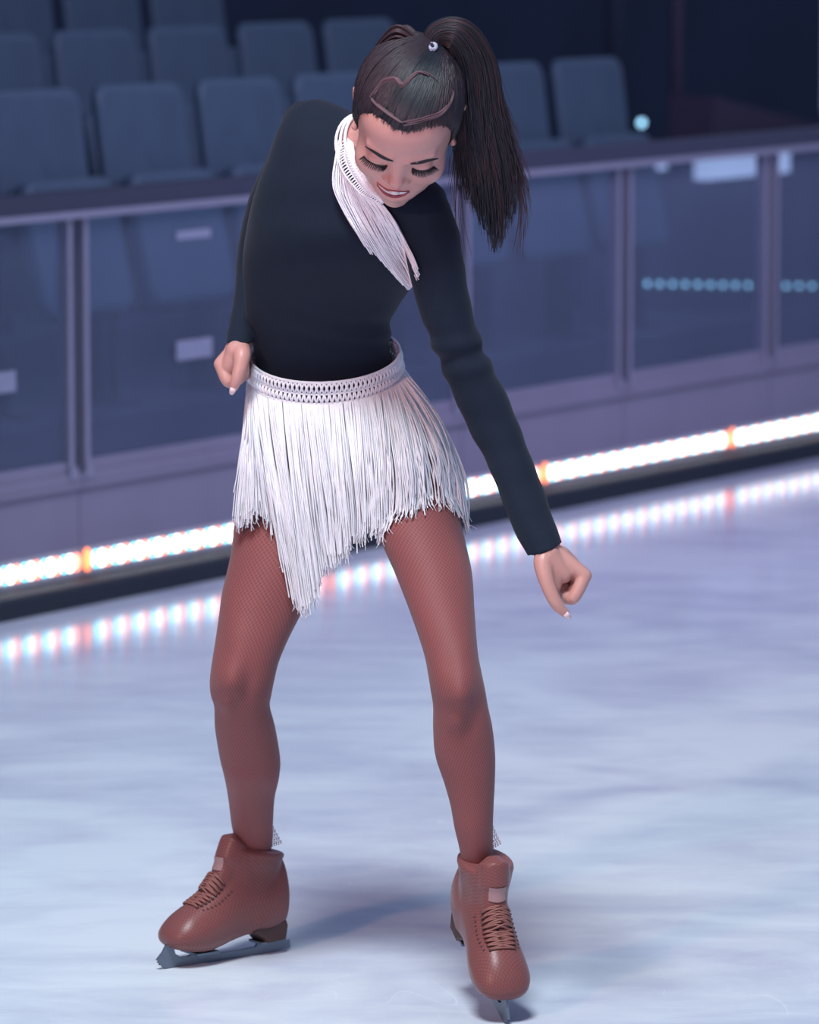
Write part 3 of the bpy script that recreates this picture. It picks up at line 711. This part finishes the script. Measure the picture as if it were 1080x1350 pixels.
for i in range(NS):
    u = random.random() if i > 190 else random.choice([random.uniform(-.07, .08), random.uniform(0, .13), random.uniform(.93, 1.04)])
    clump = math.sin(u * 57) * .009 + math.sin(u * 161 + 1) * .004 + (.5 + .5 * math.sin(i)) * (-.018 if .105 < u < .14 else 0)
    t = math.pi * (1 - u); layer = random.choice([0, 0, 1])
    p0 = belt(t, .92, .004)
    v0 = p0 - CAM; z_ = v0 @ FW; xs = 540 + F * (v0 @ RT) / z_; ys = 675 - F * (v0 @ UP) / z_
    uu = min(1, max(0, u + clump)); xe = np.interp(uu, UE, XE) + random.gauss(0, 2.5); ye = np.interp(uu, UE, YE) + random.gauss(0, 6) - abs(random.gauss(0, 1)) * 8 * layer
    if random.random() < .06: ye -= random.uniform(10, 60)
    Ys = float(p0[1]); hangY = np.interp(u, [0, .15, .3, .5, .7, .85, 1], [-.03, -.055, -.085, -.105, -.12, -.13, -.06])
    Ye = hangY - .012 * random.random(); pts = []
    for q_ in range(15):
        w = q_ / 14; ex = (1 - (1 - w) ** 1.9) if u > .55 else (w ** 1.25)
        mixr = np.clip((u - .45) / .3, 0, 1); ex = (1 - (1 - w) ** 1.9) * mixr + (w ** 1.2) * (1 - mixr)
        x = xs + (xe - xs) * ex + (1.6 if u < .74 else 3.2) * math.sin(w * 6 + i) * w; y = ys + (ye - ys) * w
        Y = Ys + (Ye - Ys) * min(1, w * 1.8) ** .7
        p = P(x, y, Y)
        if 0 < q_: p = pushout(p, TT, .005 + .004 * layer); p = pushout(p, TOPT, .005 + .003 * layer)
        pts.append(p)
    strand(pts, np.linspace(.00135, .0011, 15))
    if random.random() < .35:                                       # frayed tip
        e = pts[-1]; fr.tube([pts[-2], e, e + np.array([random.gauss(0, .004), random.gauss(0, .003), -.008])], [.0010, .0008, .0004], 3, caps=False)
for i in range(420):                                                # round the back
    t = random.uniform(math.pi, 2 * math.pi); p0 = belt(t, .92, .004); out = np.array([AX[0] * math.cos(t) * .08, -FR[1] * -math.sin(t) * .4, 0]); L = random.uniform(.19, .24); pts = []
    for q_ in range(10):
        w = q_ / 9; p = p0 + out * w ** .7 + np.array([0, 0, -L * w]); p = pushout(p, TT, .006); p = pushout(p, TOPT, .006); pts.append(p)
    strand(pts, .0012)
fro = fr.build('fringe', M['white'], band); fro['label'] = 'long white thread fringe'

# ---- fringed collar
INN = [(459, 166), (464, 184), (466, 199), (472, 217), (481, 234), (489, 245.5), (497, 255), (508, 264)]
OUT = [(450, 170), (449, 193), (447, 213), (455, 231), (467, 246), (477, 256), (489, 262), (503, 270)]
YC = [-.17, -.20, -.22, -.235, -.245, -.25, -.252, -.25]
LOW = OUT; OUT = [(a[0] * .45 + b_[0] * .55, a[1] * .45 + b_[1] * .55) for a, b_ in zip(INN, OUT)]
ci = crom([(a[0], a[1], y) for a, y in zip(INN, YC)], 5); co_ = crom([(a[0], a[1], y + .004) for a, y in zip(OUT, YC)], 5)
cb = MB()
Pi = np.array([P(*q_) for q_ in ci]); Po = np.array([P(*q_) for q_ in co_]); Pm = (Pi + Po) / 2 + np.array([0, -.004, 0])
for L_ in (Pi, Pm, Po): cb.tube(L_, .0022, 6)
for i in range(len(Pi) - 1):
    for a, c in ((Pi[i], Pm[i + 1]), (Pi[i + 1], Pm[i]), (Pm[i], Po[i + 1]), (Pm[i + 1], Po[i])): cb.tube([a, (a + c) / 2 + np.array([0, -.001, 0]), c], .0018, 5)
Lw = crom([(a[0], a[1], y + .004) for a, y in zip(LOW, YC)], 5); Pl_ = np.array([P(*q_) for q_ in Lw])
cb.tube(Pl_, .0014, 5)
for i in range(0, len(Pl_)):
    for e_ in (0, .3):
        j_ = min(i + 1, len(Pl_) - 1)
        cb.tube([Po[i] * (1 - e_) + Po[j_] * e_, (Po[i] + Pl_[i]) / 2 + np.array([0, -.002, 0]), Pl_[i] * (1 - e_) + Pl_[j_] * e_], .0011, 4)
co_ = Lw
# the rest of the band round the neck
NA_ = (NB1 - NB0) / np.linalg.norm(NB1 - NB0); e1 = np.cross(NA_, [0, 1, 0]); e1 /= np.linalg.norm(e1); e2 = np.cross(NA_, e1)
for h_ in (.0, .012, .024):
    cb.tube([NB0 * .6 + NB1 * .4 + NA_ * (h_ - .02) + (e1 * math.cos(a) + e2 * math.sin(a)) * .056 for a in np.linspace(0, 2 * math.pi, 40)], .0025, 6)
collar = cb.build('collar', M['white'], person); collar['label'] = 'white crocheted collar with long fringe'
LC = crom([(441, 215), (440, 246), (453, 278), (474, 314), (500, 352), (531, 390)], 6); RC = crom([(503, 268), (513, 281), (526, 300), (538, 324), (548, 345), (556, 366)], 6)
cf_ = MB()
for i in range(230):
    a = random.random() if i > 12 else random.choice([0, 1])
    s0 = np.interp(a, np.linspace(0, 1, len(co_)), co_[:, 0]), np.interp(a, np.linspace(0, 1, len(co_)), co_[:, 1]), np.interp(a, np.linspace(0, 1, len(co_)), co_[:, 2])
    endf = np.interp(a, [0, .12, .25, .45, .7, .88, 1], [.62, .70, .90, 1.0, .98, .93, .88]) + random.gauss(0, .035)
    if a < .12 and random.random() < .3: endf = .3 + random.random() * .15
    lay = random.random() * .012; pts = [P(*s0)]; Yp = s0[2]; n_ = 16
    aa = .5 + (a - .5) * 1.0
    for q_ in range(1, n_):
        w = q_ / (n_ - 1) * min(1.02, endf); fi = min(w, 1) * (len(LC) - 1); i0 = int(min(fi, len(LC) - 2)); fq = fi - i0
        l_ = LC[i0] * (1 - fq) + LC[i0 + 1] * fq; r_ = RC[i0] * (1 - fq) + RC[i0 + 1] * fq
        pinch = 1 - .06 * w; ab = .5 + (aa - .5) * pinch
        x, y = l_ * (1 - ab) + r_ * ab; bl = min(1, q_ / 4)
        x = s0[0] * (1 - bl) + x * bl; y = s0[1] * (1 - bl) + y * bl
        x += 1.2 * math.sin(w * 7 + i)
        h = hit(TOPT, x, y); Y = (h[0][1] - .006 - lay) if h else Yp
        Y = Yp + np.clip(Y - Yp, -.012, .012); Yp = Y
        pts.append(P(x, y, Y))
    cf_.tube(pts, np.linspace(.0010, .0009, n_), 4, caps=False)
cf_.build('collar_fringe', M['white'], collar)

# ---- skates
def skate(name):
    bm_ = MB(); n = 36
    # foot: rings along x (heel -> toe): x, zbottom, ztop, half width, lateral centre
    FT = [(-.004, .085, .115, .014), (-.001, .05, .15, .027), (.012, .04, .155, .033), (.04, .036, .156, .036), (.075, .036, .155, .035), (.11, .030, .142, .036), (.135, .024, .124, .0385), (.16, .020, .109, .042), (.185, .022, .096, .0435), (.205, .026, .086, .0415), (.222, .031, .074, .035), (.232, .037, .064, .025), (.238, .043, .055, .012)]
    FT = [(.016 + .932 * a_, b_, c_, d_) for a_, b_, c_, d_ in FT]
    K = crom(FT, 4); V = []
    for x, zb, zt, hw in K:
        for j in range(n):
            a = 2 * math.pi * j / n; c, s = math.cos(a), math.sin(a)
            y = hw * math.copysign(abs(c) ** .75, c); z = (zb + zt) / 2 + (zt - zb) / 2 * math.copysign(abs(s) ** (.8 if s < 0 else 1.0), s)
            if s > .0: y *= 1 - .22 * s
            V.append((x, y, z))
    k_ = len(K); fs = [(i * n + j, i * n + (j + 1) % n, (i + 1) * n + (j + 1) % n, (i + 1) * n + j) for i in range(k_ - 1) for j in range(n)] + [tuple(range(n))[::-1], tuple((k_ - 1) * n + j for j in range(n))]
    bm_.add(V, fs)
    # shaft: rings upward, z tilted to the front
    SH = [(.055, -.002, .12, .034), (.09, -.004, .140, .034), (.115, .000, .133, .0335), (.135, .004, .125, .0345), (.150, .006, .120, .0385), (.162, .006, .116, .040), (.168, .008, .112, .039), (.170, .014, .106, .034)]
    SH = [(a_, .014 + .932 * b_, .014 + .945 * c_, d_) for a_, b_, c_, d_ in SH]
    K = crom(SH, 4); V = []
    for z, xb, xf, hw in K:
        for j in range(n):
            a = 2 * math.pi * j / n; cx = (xb + xf) / 2; hx = (xf - xb) / 2; x = cx + hx * math.cos(a)
            V.append((x, hw * math.sin(a) * (1 - .12 * max(0, math.cos(a))), z + .16 * (x - .05) * min(1, max(0, (z - .1) / .06))))
    k_ = len(K); fs = [(i * n + j, i * n + (j + 1) % n, (i + 1) * n + (j + 1) % n, (i + 1) * n + j) for i in range(k_ - 1) for j in range(n)] + [tuple(range(n))[::-1], tuple((k_ - 1) * n + j for j in range(n))]
    bm_.add(V, fs)
    # padded tongue rising above the collar
    bm_.tube(crom([(.150, 0, .105), (.128, 0, .130), (.114, 0, .158), (.104, 0, .182), (.094, 0, .196)], 4), [.020] * 8 + [.024] * 6 + [.016, .012, .008], 16, flat=1)
    # rolled collar
    bm_.tube([(.067 + .048 * math.cos(a), .036 * math.sin(a), .166 + .16 * (.051 * math.cos(a))) for a in np.linspace(.6, 2 * math.pi - .6, 30)], .0055, 10)
    boot = remesh(name, bm_, .0028, M['boot'], person, lap=5)
    TB = bvh(boot)
    uv = boot.data.uv_layers.new(name='UVMap'); me = boot.data
    vi = np.empty(len(me.loops), dtype=np.int32); me.loops.foreach_get('vertex_index', vi)
    co = np.empty(len(me.vertices) * 3); me.vertices.foreach_get('co', co); co = co.reshape(-1, 3)
    U = np.stack([co[:, 0] - np.maximum(0, co[:, 2] - .1), np.arctan2(co[:, 1], np.where(co[:, 2] < .1, np.maximum(co[:, 2] - .03, .01), .07)) * .07], 1)
    uv.data.foreach_set('uv', U[vi].ravel())
    def top_pt(x, y, off=.002):
        r = TB.ray_cast(Vector((x + .09, y, .30)), Vector((-.42, 0, -.9)).normalized())
        return np.array(r[0] + r[1] * off) if r[0] else np.array((x, y, .15))
    def side(x, y, off):  # point on the instep by its arc position
        return top_pt(x, y, off)
    h = MB()
    pr = [(.016, .046), (.020, .023), (.055, .021), (.062, .030), (.085, .043), (.07, .055), (.019, .056)]
    for hw, ins in ((.025, 0),):
        V = [(x, -hw, z) for x, z in pr] + [(x, hw, z) for x, z in pr]; m_ = len(pr)
        h.add(V, [tuple(range(m_)), tuple(range(m_, 2 * m_))[::-1]] + [(i, m_ + i, m_ + (i + 1) % m_, (i + 1) % m_) for i in range(m_)])
    ho_ = h.build('heel', M['heel'], boot, False); ho_['label'] = 'dark brown stacked heel'
    bv = ho_.modifiers.new('b', 'BEVEL'); bv.width = .004; bv.segments = 2
    # blade
    prof = [(-.003, .004), (-.002, .016), (.018, .0155), (.022, .022), (.058, .022), (.064, .013), (.11, .012), (.138, .0125), (.15, .017), (.155, .026), (.18, .025), (.184, .018), (.192, .0145), (.206, .015), (.217, .022), (.222, .040), (.233, .040), (.240, .028), (.252, .016), (.248, .0135), (.2495, .0115), (.2455, .0095), (.2465, .0075), (.242, .0055), (.240, .003), (.228, .001), (.19, -.0005), (.14, -.001), (.08, -.0005), (.03, .0005)]
    bl = MB(); m_ = len(prof); V = [(x, -.0021, z) for x, z in prof] + [(x, .0021, z) for x, z in prof]
    bl.add(V, [tuple(range(m_))[::-1], tuple(range(m_, 2 * m_))] + [(i, (i + 1) % m_, m_ + (i + 1) % m_, m_ + i) for i in range(m_)])
    bl.box((.016, -.018, .019), (.064, .018, .0225)); bl.box((.148, -.024, .018), (.19, .024, .0215))
    bl.build('blade', M['steel'], boot, False)['label'] = 'grey steel blade with toe pick'
    # laces + eyelets
    la = MB(); EY = []; rows = [(.128, .0190), (.136, .0195), (.144, .020), (.152, .0205), (.160, .021), (.168, .021), (.176, .0205), (.184, .0195), (.192, .018)]
    prev = None
    for i, (x, hw) in enumerate(rows):
        L_, R_ = top_pt(x, -hw, .0012), top_pt(x, hw, .0012)
        EY += [(L_, .0026), (R_, .0026)]
        la.tube([top_pt(x, hw * t, .0022) for t in np.linspace(-1, 1, 9)], .0017, 6)
        if prev is not None:
            for s in (-1, 1): la.tube([top_pt(prev[0] * (1 - q_) + x * q_, s * (prev[1] * (1 - q_) - hw * q_), .003) for q_ in np.linspace(0, 1, 9)], .0016, 6)
        prev = (x, hw)
        for s in (-1, 1): EY.append((top_pt(x - .004, s * (hw + .008), .0004), .0017))
    la.build('laces', M['lace'], boot); 
    for c_, r_ in EY:
        e_ = MB(); e_.ball((0, 0, 0), r_, 8); eo = e_.build('eyelet', M['eyelet'], boot); eo.location = c_
    pa = MB(); V = []
    for i in range(7):
        for j in range(7):
            y = -.013 + .026 * j / 6; zz = .146 + .020 * i / 6
            r = TB.ray_cast(Vector((.3, y, zz)), Vector((-1, 0, 0))); V.append(tuple(r[0] + Vector((.0016, 0, .0006))) if r[0] else (.12, y, zz))
    pa.add(V, [(i * 7 + j, i * 7 + j + 1, (i + 1) * 7 + j + 1, (i + 1) * 7 + j) for i in range(6) for j in range(6)])
    pa.build('tongue_patch', M['patch'], boot)['label'] = 'pale shiny tongue patch under netting'
    return boot
sk = skate('ice_skate')
sk['label'] = 'brown lace-up ice skate in profile, flat on its blade'
rear = G(380, 1252); front = G(200, 1280); hd = front - rear; sk.location = rear; sk.rotation_euler = (0, 0, math.atan2(hd[1], hd[0]))
sk2 = copy_tree(sk, person); sk2['label'] = 'brown lace-up ice skate on its toe pick, pointing at the viewer'
toe = G(668, 1350); AL = math.radians(22); PSI = math.atan2(-.229, .068)
Rz = Matrix.Rotation(PSI, 4, 'Z') @ Matrix.Rotation(AL, 4, 'Y')
sk2.matrix_local = Matrix.Translation(Vector(toe)) @ Rz @ Matrix.Scale(1.03, 4) @ Matrix.Translation(Vector((-.245, 0, -.004)))

# ------------------------------------------------------------------ reflection stand-ins behind the glass, pale patches on it, signal lamp
WL = 1.45
def flat_box(name, x0, y0, x1, y1, w, th, m, bulge=0):
    "box standing parallel to the barrier"
    sa, za = to_sz(plane_pt(x0, y1, w)); sb, zb = to_sz(plane_pt(x1, y0, w)); zt = to_sz(plane_pt(x0, y0, w))[1]; zlo = za
    b = MB(); b.box((0, 0, 0), (sb - sa, th, zt - zlo)); o = b.build(name, m, None, False); o.location = BP(sa, w, zlo); o.rotation_euler = (0, 0, BRZ); return o
low = MB(); low.box((5.0, WL, 0), (11, WL + .08, .80)); o = low.build('low_wall', M['riser'], None, False); o.location = BP(0, 0); o.rotation_euler = (0, 0, BRZ)
tag(o, 'low dark wall behind the glass carrying the row of added reflection dots', 'low wall')
dots = [(855 + 16.6 * i, 374 + .3 * i) for i in range(9)] + [(1038 + 17 * i, 377) for i in range(3)]
for i, (x, y) in enumerate(dots):
    s_, z_ = to_sz(plane_pt(x, y, WL - .014))
    e = bempty('reflection_dot', s_, WL, z_)  # ball and mount added to stand in for a light reflected in the glass
    b = MB(); b.tube([(0, 0, 0), (0, -.006, 0)], .011, 12); b.build('reflection_dot_mount', M['seatd'], e)
    b = MB(); b.ball((0, -.010, 0), .0085, 10); b.build('bulb', M['lamp'], e)  # glowing ball standing in for a light reflected in the glass
    tag(e, f'small blue reflection dot added in the low row behind the glass, {ord_(i) if i < 11 else "rightmost"} from the left' if i < 11 else 'small blue reflection dot added at the right end of the low row behind the glass', 'lamp', 'row of added reflection dots')
for (x0, y0, x1, y1, lb) in ((932, 208, 1042, 238, 'wide glowing stand-in for a reflection behind the glass under the rail at the right'), (802, 218, 880, 231, 'narrow glowing stand-in for a reflection behind the glass right of the ponytail'), (720, 244, 738, 262, 'smallest pale glowing stand-in for a reflection behind the glass beside the ponytail')):
    tag(flat_box('reflection_panel', x0, y0, x1, y1, WL - .056, .05, M['reflection_glow']), lb, 'light', 'reflection panels added behind the glass')  # glowing boxes added in place of reflections in the pane
for (x0, y0, x1, y1, lb) in ((233, 305, 278, 317, 'thin pale patch high on the glass left of the skater'), (233, 450, 280, 476, 'large pale sticker on the glass beside the skater\'s fist'), (-8, 492, 21, 520, 'faint pale patch on the glass at the left edge')):  # three plain pale patches on the glass
    tag(flat_box('pale_patch', x0, y0, x1, y1, WB + .0065, .0014, M['pale_patch']), lb, 'pale_patch', 'pale patches on the glass')  # plain pale slabs laid on the glass face
s_, z_ = to_sz(plane_pt(846, 162, 2.5))
e = bempty('signal_lamp', s_, 2.5, z_); b = MB(); b.ball((0, 0, 0), .014, 12); b.build('bulb', M['lamp'], e); b = MB(); b.tube([(0, .01, 0), (0, .08, 0)], .012, 10); b.build('socket', M['seatd'], e)
tag(e, 'single small teal lamp above the handrail, right of the seats', 'lamp')
b = MB(); b.tube([(0, 0, 0), (0, 0, 2.6)], .035, 12); b.tube([(0, 0, 0), (0, 0, .02)], .08, 12); o = b.build('support_pole', M['riser']); o.location = BP(s_, 2.62); tag(o, 'thick dark blue pole carrying the small teal lamp', 'pole')

# ------------------------------------------------------------------ light
w = bpy.data.worlds.new('arena_dark'); scn.world = w; w.use_nodes = True
bg = w.node_tree.nodes['Background']; bg.inputs[0].default_value = (.23, .29, .48, 1); bg.inputs[1].default_value = .7
def lamp(kind, name, loc, aim, energy, color, **kw):
    l = bpy.data.lights.new(name, kind); l.energy = energy; l.color = color
    for a, v in kw.items(): setattr(l, a, v)
    o = bpy.data.objects.new(name, l); COL.objects.link(o); o.location = loc
    o.rotation_euler = (Vector(aim) - Vector(loc)).to_track_quat('-Z', 'Y').to_euler(); return o
lamp('SPOT', 'rig_spot', (-.7, -3.6, 7.2), (0, -.25, 0), 2550, (.86, .94, 1.0), spot_size=math.radians(52), spot_blend=.65, shadow_soft_size=1.0)
lamp('SPOT', 'warm_spot', (-3.2, -5.2, 3.2), (0, -.1, .85), 560, (1, .52, .36), spot_size=math.radians(20), spot_blend=.7, shadow_soft_size=.25)
lamp('SPOT', 'pink_face_fill', (-.9, -7.3, 1.1), (.0, -.3, 1.32), 470, (1, .58, .86), spot_size=math.radians(11), spot_blend=.9, shadow_soft_size=.3)  # low spot added to brighten the lowered face
lamp('AREA', 'stands_fill', tuple(BP(2.2, -2.2, 3.4)), tuple(BP(2.8, 1.0, .6)), 85, (.70, .63, 1.0), size=2)  # unseen fill added over the rink to light the seat fronts
